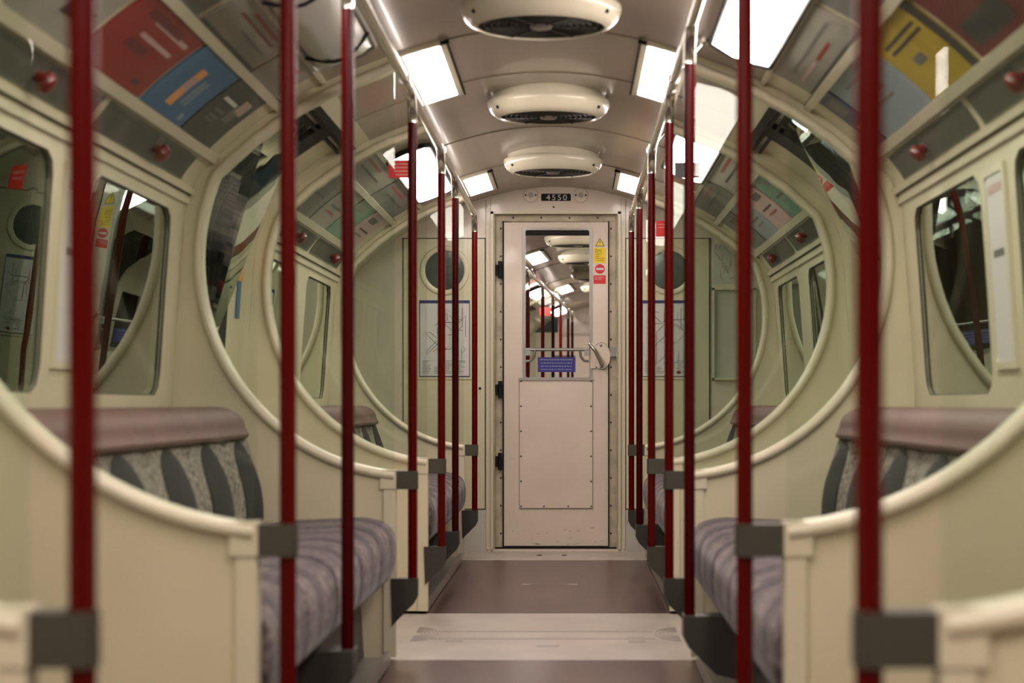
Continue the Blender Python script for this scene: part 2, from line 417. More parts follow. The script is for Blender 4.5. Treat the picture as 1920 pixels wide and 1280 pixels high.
# draught screen ----------------------------------------------------------------
CX,CZ,RR,XE = .43,1.34,.725,.50
def scr_curve(n=60):
    pts=[]; a0=math.asin((XE-CX)/RR)
    for i in range(n+1):
        a=-PI/2+a0+(PI-2*a0+.1)*i/n; r=RR
        while True:
            x,z=CX+r*math.cos(a),CZ+r*math.sin(a)
            if z<2.1 and x<xprof(z+.03)-.022: break
            r-=.004
        if x<XE: x=XE; pts.append((x,z)); break
        pts.append((x,z))
    return pts
SC=scr_curve()
def screen(side,y,label,group='draught screens with round glass',glassm=None):
    e=empty('draught_screen',(side*.85,y,.02),label,'draught screen',group)
    out=[]
    for i,(x,z) in enumerate(SC):
        dx,dz=x-CX,z-CZ; l=math.hypot(dx,dz); dx/=l; dz/=l; r=l
        while True:
            X,Z=CX+r*dx,CZ+r*dz
            if Z<=.012 or X>=xprof(Z)-.002 or Z>2.118: break
            r+=.003
        out.append((X,max(Z,.012)))
    out[0]=(XE,.012)
    n=len(SC); mb=MB(); vs=[]; fs=[]
    for yy in (y-.016,y+.016):
        for p,q in zip(SC,out): vs.append((side*p[0],yy,p[1])); vs.append((side*q[0],yy,q[1]))
    for i in range(n-1):
        a=2*i; fs.append((a,a+1,a+3,a+2)); b=a+2*n; fs.append((b,b+2,b+3,b+1))
        fs.append((a,a+2,b+2,b)); fs.append((a+1,b+1,b+3,a+3))
    fs.append((0,2*n,2*n+1,1)); fs.append((2*n-2,2*n-1,4*n-1,4*n-2))
    mb.add(vs,fs); mb.build('panel',CREAM,e)
    for yy in (y-.018,):
        r=MB(); r.tube([(side*p[0],yy,p[1]) for p in SC],.017,10); r.tube([(side*p[0],y+.018,p[1]) for p in SC],.017,10); r.build('rim',RIM,e)
    r=MB(); r.box(side*(XE-.006),side*(XE+.034),y-.024,y+.024,.012,.62); r.box(side*(XE-.008),side*(XE+.045),y-.028,y+.028,.575,.638)
    r.build('end_post',RIM,e)
    s_=MB(); x0=XE+.05; pts=[(side*(p[0]+(0)),y-.0175,p[1]-.045) for p in SC[1:26] if p[0]>x0]
    g=MB(); gv=[]; 
    pl=[(XE,SC[0][1])]+SC+[(XE,SC[-1][1])]
    m=len(pl); cc=(.8,1.3)
    for yy in (y-.004,y+.004):
        gv.append((side*cc[0],yy,cc[1])); gv+=[(side*p[0],yy,p[1]) for p in pl]
    gf=[(0,1+i,1+(i+1)%m) for i in range(m)]+[(m+1,m+2+(i+1)%m,m+2+i) for i in range(m)]+[(1+i,1+(i+1)%m,m+2+(i+1)%m,m+2+i) for i in range(m)]
    g.add(gv,gf); g.build('glass_pane',GLASS,e,smooth=False)
    return e
PXL,PXR=-.4395,.4205
def px(side): return PXL if side<0 else PXR
RZ=1.895
def pole(side,y,label,mid=False,group='red grab poles along the aisle'):
    x=px(side); e=empty('grab_pole',(x,y,.27),label,'grab pole',group)
    m=MB(); m.tube([(x,y,.27),(x,y,.9),(x,y,1.828)],.0158,18); m.build('red_tube',REDSH if mid else REDP,e)
    c=MB(); R=.13; pts=[(x,y,1.812),(x,y,1.84)] if False else [(x,y,1.80)]
    zc=RZ-.09
    for i in range(13):
        a=PI/2*i/12; pts.append((x+(-side*-.0)*0, y-R*(1-math.cos(a)), zc+.09*math.sin(a)))
    c.tube(pts,.0165,16); c.build('chrome_elbow',CHROME,e)
    if not mid:
        b=MB(); b.box(x-side*.012,side*(XE-.004),y-.024,y+.024,.573,.634); b.tube([(x,y,.573),(x,y,.634)],.0195,16); b.build('bracket',GREYB,e)
    f=MB(); ln=.03 if not mid else .05
    pl=[(.412,.275),(.412,.215),(.425,.19),(.495,.12),(.50,.275)] if not mid else [(.412,.275),(.412,.215),(.425,.19),(.50,.115),(.56,.10),(.58,.275)]
    sh=abs(x)-.43
    f.extr([(side*(a+sh),b_) for a,b_ in pl],y-ln,y+ln); f.build('foot_block',FOOTG,e)
    return e
def rail(side,y0,y1,label,group=None):
    x=px(side); e=empty('handrail',(x,(y0+y1)/2,RZ),label,'handrail',group)
    m=MB(); m.tube([(x,y0+(y1-y0)*i/8,RZ) for i in range(9)],.0155,16); m.build('rail_tube',CHROME,e)
    for yy in [y0+.6+1.75*i for i in range(int((y1-y0)/1.75))]:
        b=MB(); sx=side*.52; sz=prof(s_x(.52))[1]
        b.tube([(x,yy,RZ),(x+side*.03,yy,RZ+.04),(sx,yy,sz)],.009,10); b.lathe((sx,yy,sz-.012),[(.0,0),(.028,0),(.028,.016)],n=16); b.lathe((x,yy-.02,RZ),[(.0,0),(.02,0),(.02,.04),(0,.04)],axis='y',n=14)
        b.build('ceiling_bracket',CHROME,e)
def fan(y,label,group='round ceiling ventilators'):
    e=empty('ceiling_ventilator',(0,y,1.985),label,'ceiling ventilator',group)
    m=MB(); m.lathe((0,y,0),[(.225,2.128),(.230,2.082),(.246,2.080),(.2485,2.070),(.244,2.052),(.232,2.033),(.216,2.020),(.200,2.014),(.196,2.013),(.194,2.020)],n=64); m.build('housing',FANC,e)
    g=MB(); g.lathe((0,y,0),[(0,2.026),(.196,2.026)],n=48); 
    g.build('grille_back',BLACK,e)
    g=MB()
    for r in [.05+.02*i for i in range(7)]: g.lathe((0,y,0),[(r,2.024),(r+.004,2.016),(r+.009,2.024)],n=48)
    for k in range(6):
        a=k*PI/3; g.tube([(.03*math.cos(a),y+.03*math.sin(a),2.018),(.192*math.cos(a),y+.192*math.sin(a),2.018)],.003,6)
    g.build('grille_rings',DARKG,e)
    c=MB(); c.lathe((0,y,0),[(0,2.010),(.028,2.010),(.036,2.018),(.036,2.026)],n=24); c.build('centre_cap',STEEL,e)
    for a in (PI*1.18,PI*1.82):
        s_=MB(); d=Vector((math.cos(a),math.sin(a),0)); p=Vector((0,y,2.040))+d*.238
        s_.tube([p-d*.004+Vector((0,0,.003)),p+d*.003+Vector((0,0,-.002))],.0065,10); s_.build('screw',BLACK,e)
def panel_lamp(side,y0,y1,label,group='square ceiling lights by the doors',lm=None):
    s0,s1=s_x(.352),s_x(.478); fn=side_fn(side); c=((s0+s1)/2,(y0+y1)/2)
    e=empty('ceiling_light',PT(side,c[0],c[1],.0),label,'ceiling light',group)
    f=MB(); ring(f,fn,c,(s0-.022,s1+.022,y0-.03,y1+.03),((s1-s0)/2,(y1-y0)/2),.012,k=2,th=.02,offin=.012); f.build('frame',RIM,e)
    d=MB(); pane(d,fn,c,((s1-s0)/2,(y1-y0)/2),.012,off=.012,th=.01,bulge=.006); d.build('diffuser',lm or LAMPM,e)
    k=MB(); k.patch(side,s0-.034,s0-.004,y0-.034,y0-.024,.016,.012); k.patch(side,s0-.030,s0-.024,y0-.03,y1+.03,.014,.012); k.build('hinge_edge',BLACK,e)
def bay_lamp(side,y0,y1,label,lit=True,group='long lights over the seats',lm=None):
    s0,s1=s_x(.545),s_x(.722); fn=side_fn(side); c=((s0+s1)/2,(y0+y1)/2)
    e=empty('seat_light',PT(side,c[0],c[1],.0),label,'ceiling light',group)
    f=MB(); pane(f,fn,c,((s1-s0)/2+.012,(y1-y0)/2+.012),.085,off=.012,th=.014); gasket(f,fn,c,((s1-s0)/2+.008,(y1-y0)/2+.008),.08,.008,.014)
    f.build('frame',BLACK if lit else STEEL,e)
    d=MB(); pane(d,fn,c,((s1-s0)/2,(y1-y0)/2),.075,off=.016,th=.01,bulge=.045,k=8,pw=3); d.build('diffuser',(lm or BAYM) if lit else UNLIT,e)
    if not lit:
        for yy in (y0+.12,y1-.3):
            g=MB(); g.tube([PT(side,s0-.01+(s1-s0+.02)*i/8,yy,.02+.05*math.sin(PI*i/8)) for i in range(9)],.006,8); g.build('clip_band',BLACK,e)
def bench(side,y0,y1,label,group='striped bench seats in the bays',nseat=5):
    e=empty('bench_seat',(side*.85,(y0+y1)/2,.02),label,'bench seat',group)
    A=lambda a,b,y:(side*a,y,b)
    m=MB(); m.extr([(.585,.012),(.60,.275),(1.23,.275),(1.23,.012)],y0,y1,A); m.build('riser',DARKG,e)
    m=MB(); m.box(side*.50,side*.60,y0,y1,.006,.03); m.box(side*.50,side*.515,y0,y1,.03,.05); m.build('kick_strip',STEEL,e)
    W=(y1-y0)/nseat
    cs=smoothpoly([(.95,.290),(.60,.270),(.52,.275),(.485,.32),(.478,.40),(.495,.455),(.55,.484),(.65,.487),(.93,.455)],4)
    bk=smoothpoly([(.925,.44),(.905,.48),(.912,.60),(.94,.70),(.962,.765),(.99,.79),(1.20,.79),(1.225,.6),(1.225,.44)],4)
    tp=smoothpoly([(.957,.745),(.945,.785),(.965,.826),(1.02,.848),(1.12,.846),(1.22,.835),(1.23,.745)],4)
    for i in range(nseat):
        a,b=y0+i*W,y0+(i+1)*W
        m=MB(); m.extr(cs,a+.004,b-.004,A,shrink=.03); m.build('seat_cushion',MOQ,e)
        m=MB(); m.extr(bk,a+.002,b-.002,A,shrink=.05 if i<nseat-1 else .11,taper=.06 if i<nseat-1 else .16,anchor=(1.22,.45)); r=m.build('backrest',BACKM,e)
        # dark rounded panel let into the back of each seat
        m=MB(); yc=(a+b)/2+.02; hw=.15
        F=lambda z:(.905 if z<.5 else .905+(z-.5)*.04/.1 if z<.6 else .909+(z-.6)*.32)
        n=14; vs=[]; fs=[]
        def fx(z):
            pts=[(.44,.915),(.48,.903),(.54,.904),(.60,.911),(.65,.925),(.70,.940),(.75,.957)]
            for (za,xa),(zb,xb) in zip(pts,pts[1:]):
                if za<=z<=zb: return xa+(xb-xa)*(z-za)/(zb-za)
            return .957
        for j in range(n+1):
            z=.475+.268*j/n; t=max(0,(z-.62)/.124); wl=hw*math.sqrt(max(0,1-t*t)); sh=.05*max(0,(z-.55)/.2)
            for k in range(5):
                u=-1+k/2; bul=.010*(1-u*u)
                vs.append((side*(fx(z)-.004-bul),yc-sh+u*wl,z))
        for j in range(n):
            for k in range(4): q=j*5+k; fs.append((q,q+1,q+6,q+5))
        nb=len(vs); vs+=[(v[0]+side*.02,v[1],v[2]) for v in vs]
        fs+=[tuple(nb+i_ for i_ in f[::-1]) for f in list(fs)]
        brd=[k for k in range(5)]+[j*5+4 for j in range(1,n+1)]+[n*5+k for k in (3,2,1,0)]+[j*5 for j in range(n-1,0,-1)]
        fs+=[(brd[q],brd[(q+1)%len(brd)],nb+brd[(q+1)%len(brd)],nb+brd[q]) for q in range(len(brd))]
        m.add(vs,fs); m.build('dark_stripe',DARKF,r)
    m=MB(); m.extr(tp,y0+.01,y1-.01,A,shrink=.17,taper=.42,anchor=(1.23,.745)); m.build('top_roll',MAUVE,e)
    return e
def poster(side,row,y0,y1,base,marks,label,group='advert cards above the windows'):
    if row=='low': s0,s1=s_x(.897),s_x(1.083)
    elif row=='up': s0,s1=s_x(.742),s_x(.872)
    else: s0,s1=row
    m=MB(); m.patch(side,s0,s1,y0,y1,.006,.004); o=m.build('advert_card',base,None,smooth=True); tag(o,label,'advert',group)
    for (u0,u1,v0,v1,mt,nm) in marks:        # u across the slope from top, v from near to far
        q=MB(); q.patch(side,s0+(s1-s0)*u0,s0+(s1-s0)*u1,y0+(y1-y0)*v0,y0+(y1-y0)*v1,.0068,.0016); q.build(nm,mt,o)
    return o
def vent(side,y0,y1,yk,label):
    s0,s1=s_x(1.118),s_z(1.585); e=empty('vent_panel',PT(side,(s0+s1)/2,(y0+y1)/2,0),label,'vent','grey vents above the windows')
    m=MB(); m.patch(side,s0,s1,y0,y1,.004,.01); m.build('grille',VENTG,e)
    f=MB(); 
    for k in range(int((y1-y0)/.012)):
        if abs(y0+k*.012-yk)<.05: continue
        f.patch(side,s0+.008,s1-.008,y0+k*.012,y0+k*.012+.005,.0065,.003,ns=1)
    f.build('louvres',VENTG,e)
    p=PT(side,(s0+s1)/2,yk,.0); q=PT(side,(s0+s1)/2,yk,.05); d=(q-p).normalized()
    k=MB(); k.tube([p,p+d*.018],.014,14); k.tube([p+d*.018,p+d*.022,p+d*.034,p+d*.046,p+d*.052],lambda t:(.018,.026,.029,.024,.010)[int(round(t*4))],16); k.build('knob',KNOB,e)
def rails_trim(side,y0,y1,n):
    """cream mouldings that hold the advert rows"""
    m=MB()
    for (a,b,o) in ((s_x(.872),s_x(.897),.013),(s_x(1.085),s_x(1.108),.014),(s_z(1.578),s_z(1.560),.014),(s_z(1.545),s_z(1.525),.010),(s_x(.726),s_x(.741),.012)):
        m.patch(side,a,b,y0,y1,o,.02)
    o=m.build('trim_%d'%n,RIM); tag(o,kind='structure')
    m=MB()
    for a in (s_x(.8715),s_x(1.1095),s_z(1.5565)): m.patch(side,a-.002,a+.002,y0,y1,.004,.01,ns=1)
    o=m.build('trim_%d'%(n+1),SEAM); tag(o,kind='structure')
exec_order=None
# ================================================================== FIRST CAR (the one we stand in)
BAYS=[(-.72,P1,[(-.5,.5),(.92,1.92)]),(P2,P4,[(3.78,4.80),(5.20,6.20)]),(P5,P6,[(8.0,8.98),(9.36,10.30)])]
DOORS=[(P1,P2),(P4,P5)]
f=MB(); f.box(-1.26,1.26,-6,P4,-.05,0); f.box(-1.26,1.26,P5,P6,-.05,0); tag(f.build('floor',LINO),kind='structure')
f=MB(); f.box(-1.26,1.26,P4,P5,-.05,.0); f.box(-1.26,1.26,P6,END+.14,-.05,.0); tag(f.build('floor_doorway',WFLOOR),kind='structure')
# worn marks and lifting plates let into the pale doorway floor
f=MB(); f.box(-.42,.40,6.98,7.0,-.001,.0012); f.box(-.42,.40,7.20,7.22,-.001,.0012); f.box(-.36,-.30,6.90,7.02,-.001,.0014); f.box(.30,.36,6.88,7.04,-.001,.0014); f.box(-.03,.05,6.76,6.80,-.001,.0013)
tag(f.build('floor_plate',WFMARK),'pale worn lifting plate marks in the near white doorway floor','floor plate')
e=MB()
for k in range(5):
    r=.03+.016*k
    for cx,sg in ((-.49,1),(.49,-1)): e.tube([(cx+sg*r*.9*math.sin(PI*i/10),7.12+r*2.2*math.cos(PI*i/10),.001) for i in range(11)],.0016,5)
tag(e.build('trim_60',WFMARK),kind='structure')
h=MB(); h.box(-.14,.12,9.082,9.089,-.001,.0012); h.box(-.14,-.10,9.06,9.11,-.001,.0014); h.box(.08,.12,9.06,9.11,-.001,.0014); tag(h.build('floor_hatch',WFMARK),'small metal hatch fastening in the purple floor before the end door','hatch')
for cx,t in ((-.09,'left'),(.05,'right')):
    h=MB(); h.box(cx-.014,cx+.014,10.80,10.86,-.001,.0015); tag(h.build('floor_catch',SEAM),'small dark floor catch in front of the end door, %s one of the two'%t,'floor catch','floor catches')
c=MB()
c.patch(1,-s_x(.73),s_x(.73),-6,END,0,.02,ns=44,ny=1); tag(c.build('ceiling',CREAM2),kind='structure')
for i,yy in enumerate((1.2,2.6,4.1,5.35,6.42,7.28,8.7,9.9)):
    m=MB(); m.patch(1,-s_x(.73),s_x(.73),yy-.012,yy+.012,.004,.01,ns=44); tag(m.build('trim_%d'%(i+1),CREAM2),kind='structure')
    m=MB(); m.patch(1,-s_x(.73),s_x(.73),yy+.013,yy+.016,.0025,.006,ns=44); tag(m.build('trim_%d'%(i+21),SEAM),kind='structure')
wall_side(-1,BAYS,DOORS,[(-6,-.72),(P6,END)],0,'wall_left','',1)
wall_side(1,BAYS,DOORS,[(-6,-.72),(P6,END)],0,'wall_right','',1)
for sd in (-1,1):
    windows(sd,BAYS)
    for (a,b) in DOORS: sliding_doors(sd,a,b)
    for i,(a,b) in enumerate(((P2+.02,P4-.02),(P5+.02,P6-.02))): rails_trim(sd,a,b,40+10*(sd>0)+2*i)
m=MB(); m.box(-1.26,1.26,-6.03,-6,0,2.15); tag(m.build('wall_back',PANELG),kind='structure')
SN={-1:'left',1:'right'}
for y,t in ((P1,'nearest, cropped by the picture edge'),(P2,'with the big panel, in front of the near seats'),(P4,'on the far side of the near seats'),(P5,'just beyond the white doorway floor'),(P6,'last before the end wall')):
    for sd in (-1,1): screen(sd,y,'cream draught screen on the %s, %s'%(SN[sd],t))
pl=[(-1,P1,'thick blurred dark red pole nearest the left edge',0),(-1,P2,'red pole with grey bracket beside the left plaid cushion front',0),
 (-1,4.56,'very dark red pole left of the overhead rail bend, standing at the near left seat',1),(-1,P4,'dark red pole left of the white doorway floor, at the second left bracket',0),
 (-1,P5,'brighter red pole on the left just beyond the white doorway floor',0),(-1,8.76,'dark red pole between two brighter ones by the far left seat',1),(-1,P6,'last red pole on the left before the end door',0),
 (1,P1,'thick blurred red pole nearest the right edge',0),(1,P2,'red pole with grey bracket beside the right plaid cushion front',0),
 (1,5.30,'nearly black red pole on the right with bright red top, at the near right seat',1),(1,P4,'red pole on the right at the near end of the white doorway floor',0),
 (1,P5,'slim red pole on the right just beyond the white doorway floor',0),(1,9.24,'dark red pole by the far right seat, second from the end wall',1),(1,P6,'last red pole on the right before the end door',0)]
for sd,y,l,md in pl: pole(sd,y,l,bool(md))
for sd in (-1,1): rail(sd,-1.5,P6-.13,'chrome overhead handrail running along the %s side of the aisle'%SN[sd],'overhead handrails')
for y,t in ((4.05,'above the frame, nearest the camera'),(5.88,'largest in view, cut by the top of the picture'),(7.74,'middle one of the three in view'),(9.59,'nearest the end door')):
    if y>5: fan(y,'cream round ceiling ventilator, '+t)
for sd in (-1,1):
    panel_lamp(sd,P1+.08,P1+1.1,'lit square ceiling light on the %s over the nearest doorway'%SN[sd],lm=LAMP_HI)
    panel_lamp(sd,P4+.02,P4+1.04,'lit square ceiling light on the %s over the white doorway floor'%SN[sd])
    panel_lamp(sd,9.98,10.75,'small lit ceiling light on the %s next to the end wall'%SN[sd],lm=LAMP_LO)
bay_lamp(-1,-.6,1.6,'lit long light on the left behind the nearest screen')
bay_lamp(1,-.2,1.4,'lit long light on the right behind the nearest screen')
bay_lamp(-1,3.72,4.72,'lit long light over the near left seats')
bay_lamp(-1,4.92,6.15,'unlit long light over the near left seats, beside the dark pole',lit=False)
bay_lamp(1,3.72,6.12,'bright long light over the near right seats, largest in view')
bay_lamp(1,7.98,9.30,'bright light over the far right seats',lm=BAY_LO)
bay_lamp(-1,8.40,10.2,'bright round-ended light over the far left seats',lm=BAY_LO)
for (a,b,t) in ((P2+.03,P4-.03,'near'),(P5+.03,P6-.03,'far')):
    for sd in (-1,1): bench(sd,a,b-.12,'mauve plaid bench with dark striped back, %s %s bay'%(t,SN[sd]))
# vents
for sd in (-1,1):
    vent(sd,5.04,6.18,5.68,'grey vent with red knob over the near %s seats, at the far window'%SN[sd])
    vent(sd,3.80,4.97,4.43,'grey vent with red knob over the near %s seats, at the nearer window'%SN[sd])
    vent(sd,9.2,10.26,9.84,'grey vent with red knob over the far %s seats, nearest the end wall'%SN[sd])
    vent(sd,8.0,9.12,8.60,'grey vent with red knob over the far %s seats, nearest the doorway'%SN[sd])
# adverts ------------------------------------------------------------------
L_='lettering'; B_='block'
poster(-1,'low',5.74,6.20,P_DARK,[(.3,.36,.15,.6,WHITE,L_),(.3,.6,.55,.75,P_GREY,B_),(.18,.42,.62,.85,P_PINK,B_),(.5,.54,.2,.5,P_GREY,L_),(.6,.64,.2,.5,P_GREY,L_),(.68,.71,.2,.45,P_GREY,L_)],'dark grey advert with pale blocks, left lower row, last before the screen')
poster(-1,'low',5.20,5.72,P_BLUE,[(.25,.85,.36,.50,P_OR,B_),(.40,.62,.37,.49,P_PINK,L_),(.35,.75,.60,.64,P_LBLUE,L_),(.35,.75,.68,.72,P_LBLUE,L_),(.84,.94,.8,.88,P_LBLUE,B_)],'blue advert card with orange bar, left lower row')
poster(-1,'low',4.52,5.17,P_RED,[(.1,.22,.2,.75,P_DRED,B_),(.18,.24,.35,.9,P_PINK,L_),(.38,.44,.35,.85,P_PINK,L_),(.5,.62,.3,.6,P_DRED,B_),(.84,.9,.75,.85,P_DARK,B_)],'large red advert card, left lower row')
poster(-1,'low',3.95,4.48,OFFW,[(.1,.5,.1,.4,P_GREY,B_),(.55,.75,.5,.9,P_DARK,B_),(.2,.28,.55,.9,P_GREY,L_)],'pale advert card with grey blocks, left lower row, nearest')
poster(-1,'up',4.95,5.70,OFFW,[(.12,.2,.3,.8,P_RED,L_),(.3,.36,.2,.85,P_DRED,L_),(.55,.6,.4,.9,P_GREY,L_),(.9,1.0,0,1,P_DARK,B_)],'white advert with red lettering, left upper row beside the blue card')
poster(-1,'up',5.74,6.20,OFFW,[(.2,.3,.2,.7,P_RED,L_),(.45,.5,.2,.8,P_GREY,L_)],'small white advert, left upper row, last before the screen')
poster(-1,'up',4.10,4.90,P_GREY,[(.2,.6,.2,.5,P_DARK,B_)],'grey advert card, left upper row, nearest')
poster(1,'low',5.24,5.95,P_LBLUE,[(.15,.2,.2,.8,P_GREY,L_),(.4,.5,.3,.5,P_GREY,B_),(.6,.64,.3,.8,P_GREY,L_)],'light blue advert card, right lower row')
poster(1,'low',4.62,5.21,P_YEL,[(.2,.24,.2,.85,P_DARK,L_),(.3,.34,.2,.85,P_DARK,L_),(.5,.62,.5,.7,P_GREY,B_),(.0,1,.0,.12,P_DARK,B_)],'yellow advert card, right lower row')
poster(1,'low',5.98,6.20,P_NAVY,[(.6,.8,.2,.8,P_OR,B_),(.1,.4,.2,.8,P_GREY,B_)],'narrow dark blue advert with orange patch, right lower row, last before the screen')
poster(1,'low',3.95,4.58,P_DRED,[(.1,.5,.2,.5,P_DARK,B_),(.6,.9,.3,.9,P_DARK,B_)],'dark maroon advert card, right lower row, nearest')
poster(1,'up',5.10,6.15,OFFW,[(.35,.42,.1,.85,P_GREY,L_),(.6,.68,.3,.55,P_RED,L_),(.6,.68,.6,.9,P_PINK,L_),(.92,1,0,1,P_DARK,B_)],'pale advert with grey and red lettering, right upper row')
poster(1,'up',4.10,5.05,P_GREY,[(.2,.6,.2,.5,OFFW,B_)],'grey advert card, right upper row, nearest')
fc=[P_GREY,OFFW,P_GRN,P_PINK,P_LBLUE,P_GREY]; fnm=['grey','white','green','pink','pale blue','grey']
for sd in (-1,1):
    for k in range(4):
        a=7.98+k*.58
        poster(sd,'low',a,a+.54,fc[(k+(sd>0)*2)%6],[(.15,.3,.15,.6,P_DARK if k%2 else P_GREY,B_),(.5,.55,.2,.8,P_DARK,L_),(.65,.7,.2,.7,P_RED if k==1 else P_GREY,L_)],'%s advert card, %s lower row over the far seats, number %s from the doorway'%(fnm[(k+(sd>0)*2)%6],SN[sd],('one','two','three','four')[k]))
    for k in range(2):
        a=8.0+k*1.15
        poster(sd,'up',a,a+1.1,[OFFW,P_GREY][k],[(.2,.3,.1,.6,P_RED,L_),(.5,.58,.2,.8,P_DARK,L_)],'%s advert card, %s upper row over the far seats'%(('white','grey')[k],SN[sd]))
# pillar notices between the windows
for sd in (-1,1):
    poster(sd,(s_z(1.46),s_z(.97)),4.90,5.10,WHITE,[(.05,.1,.1,.9,P_PINK,L_),(.4,.44,.2,.8,P_GREY,L_)],'white notice on the pillar between the near %s windows'%SN[sd],'pillar notices')
    f=MB(); fn=side_fn(sd); ring(f,fn,((s_z(1.46)+s_z(.97))/2,5.0),(s_z(1.48),s_z(.95),4.875,5.125),((s_z(.97)-s_z(1.46))/2,.10),.01,k=1,th=.012,offin=.010)
    tag(f.build('notice_frame',RIM),'cream frame around the white pillar notice on the %s'%SN[sd],'notice frame','notice frames')
# small orange and blue stickers at the doorway pillar
o=MB(); o.patch(-1,s_z(1.50),s_z(1.35),7.66,7.76,-.030,.004); o=o.build('door_sticker',P_OR); tag(o,'orange and blue sticker on the far left door leaf','sticker')
q=MB(); q.patch(-1,s_z(1.35),s_z(1.20),7.66,7.74,-.030,.004); q.build('blue_half',P_BLUE,o)
# signs stuck on the screen glass
def glass_sign(x0,x1,z0,z1,y,face,label,lines):
    m=MB(); m.box(x0,x1,y-.008,y-.0045,z0,z1); o=m.build('glass_sign',face,smooth=False); tag(o,label,'sign','signs on the screen glass')
    for k in range(lines):
        q=MB(); zz=z1-(z1-z0)*(.22+.2*k); w=(x1-x0)*(.36-.04*k); xc=(x0+x1)/2; q.box(xc-w,xc+w,y-.0088,y-.0078,zz-.0015,zz+.0015); q.build('lettering',P_PINK,o,smooth=False)
glass_sign(-.656,-.54,1.782,1.855,P5,SIGNRED,'small red notice on the left screen glass past the white doorway floor',4)
glass_sign(.515,.618,1.782,1.845,P5,P_DARK,'small black notice on the right screen glass past the white doorway floor',0)
glass_sign(.555,.635,1.775,1.86,P6,SIGNRED,'small red notice on the right glass nearest the end wall',2)

# ================================================================== END WALL
def ex(p): return (p-1073)/322+.096
def ez(p): return .86+(756-p)/322
YW=END
m=MB()
# bulkhead plate: star ring between the doorway and the body profile
c0=(0,1.0); A=set([2*PI*i/180 for i in range(180)]+[math.atan2(z-1.0,x)%(2*PI) for x in(-.36,.36) for z in(.012,1.966)]+[math.atan2(-1.0,x)%(2*PI) for x in(-1.25,1.25)])
A=sorted(A); n=len(A); vi=[]; vo=[]
for a in A:
    cs,sn=math.cos(a),math.sin(a); t=1e9
    if abs(cs)>1e-6: t=min(t,.36/abs(cs))
    if sn>1e-6: t=min(t,.966/sn)
    if sn<-1e-6: t=min(t,.988/-sn)
    vi.append((t*cs,1.0+t*sn)); lo,hi=t,3
    for _ in range(40):
        r=(lo+hi)/2; X,Z=abs(r*cs),1+r*sn
        if Z>=.0 and Z<2.12 and X<xprof(Z): lo=r
        else: hi=r
    vo.append((lo*cs,1+lo*sn))
vs=[]; fs=[]
for yy in (YW,YW+.04):
    vs+=[(x,yy,z) for x,z in vi]+[(x,yy,z) for x,z in vo]
for i in range(n):
    j=(i+1)%n; fs+=[(i,j,n+j,n+i),(2*n+i,3*n+i,3*n+j,2*n+j),(i,2*n+i,2*n+j,j),(n+i,n+j,3*n+j,3*n+i)]
m.add(vs,fs); tag(m.build('wall_end',PINKC),kind='structure')
# mouldings framing the doorway
m=MB()
for sx in (-1,1):
    m.box(sx*.362,sx*.378,YW-.012,YW+.005,.012,1.975); m.box(sx*.392,sx*.404,YW-.008,YW+.005,.012,2.045)
m.box(-.378,.378,YW-.012,YW+.005,1.962,1.98); tag(m.build('trim_70',RIM),kind='structure')
m=MB()
for sx in (-1,1): m.box(sx*.379,sx*.3815,YW-.003,YW+.002,.012,2.05); m.box(sx*.405,sx*.408,YW-.003,YW+.002,.012,2.04)
tag(m.build('trim_71',JAMB),kind='structure')
# recessed jambs
m=MB()
for sx in (-1,1): m.box(sx*.305,sx*.3545,YW+.055,YW+.075,.012,1.924); m.box(sx*.355,sx*.362,YW,YW+.06,.012,1.97)
m.box(-.3545,.3545,YW+.055,YW+.075,1.925,1.9625); m.box(-.36,.36,YW,YW+.06,1.963,1.97); o=m.build('trim_72',JAMB); tag(o,kind='structure')
m=MB()
for sx in (-1,1):
    for k in range(12): m.lathe((sx*.322,YW+.055,.10+.162*k),[(0,-.004),(.0045,-.003),(.006,0)],axis='y',n=10)
for k in range(4): m.lathe((-.25+.165*k,YW+.055,1.945),[(0,-.004),(.0045,-.003),(.006,0)],axis='y',n=10)
m.build('rivets',SEAM,o)
g=MB()
for zz in (ez(505),ez(730),ez(865)): g.box(-.352,-.306,YW+.035,YW+.06,zz-.03,zz+.03); g.tube([(-.325,YW+.03,zz-.05),(-.325,YW+.03,zz+.05)],.012,10)
g.build('door_hinges',BLACK,o)
g=MB(); g.box(.318,.358,YW+.03,YW+.06,ez(668),ez(650)); g.build('lock_keep',STEEL,o)
# dark gap below and beside the door
m=MB(); m.box(-.36,.36,YW+.02,YW+.11,.0,.020); m.box(-.312,-.3035,YW+.045,YW+.078,.02,1.925); m.box(.306,.312,YW+.045,YW+.078,.02,1.925)
tag(m.build('trim_73',BLACK),kind='structure')
# --- the door itself
YD=YW+.05
d=empty('door_1',(0,YD,.027),kind='structure')
fnd=lambda u,v,off:(u,YD-off,v)
hx0,hx1,hz0,hz1=ex(985),ex(1105),ez(707),ez(430)
m=MB(); cc=((hx0+hx1)/2,(hz0+hz1)/2); hh=((hx1-hx0)/2,(hz1-hz0)/2)
ring(m,fnd,cc,(-.303,.305,.027,1.918),hh,.008,k=2,th=.03); m.build('door_slab',PINKC,d)
m=MB(); ring(m,fnd,cc,(hx0-.018,hx1+.018,hz0-.014,hz1+.014),hh,.008,k=1,th=.01,offin=.005); m.build('window_frame',STEEL,d)
m=MB(); m.box(hx0,hx1,YD+.006,YD+.02,hz1-.03,hz1); m.build('blind_slot',BLACK,d)
m=MB(); m.box(hx0,hx1,YD+.012,YD+.016,hz0,hz1); m.build('window_pane',DGLASS,d,smooth=False)
px0,px1,pz0,pz1=ex(974),ex(1111),ez(953),ez(711)
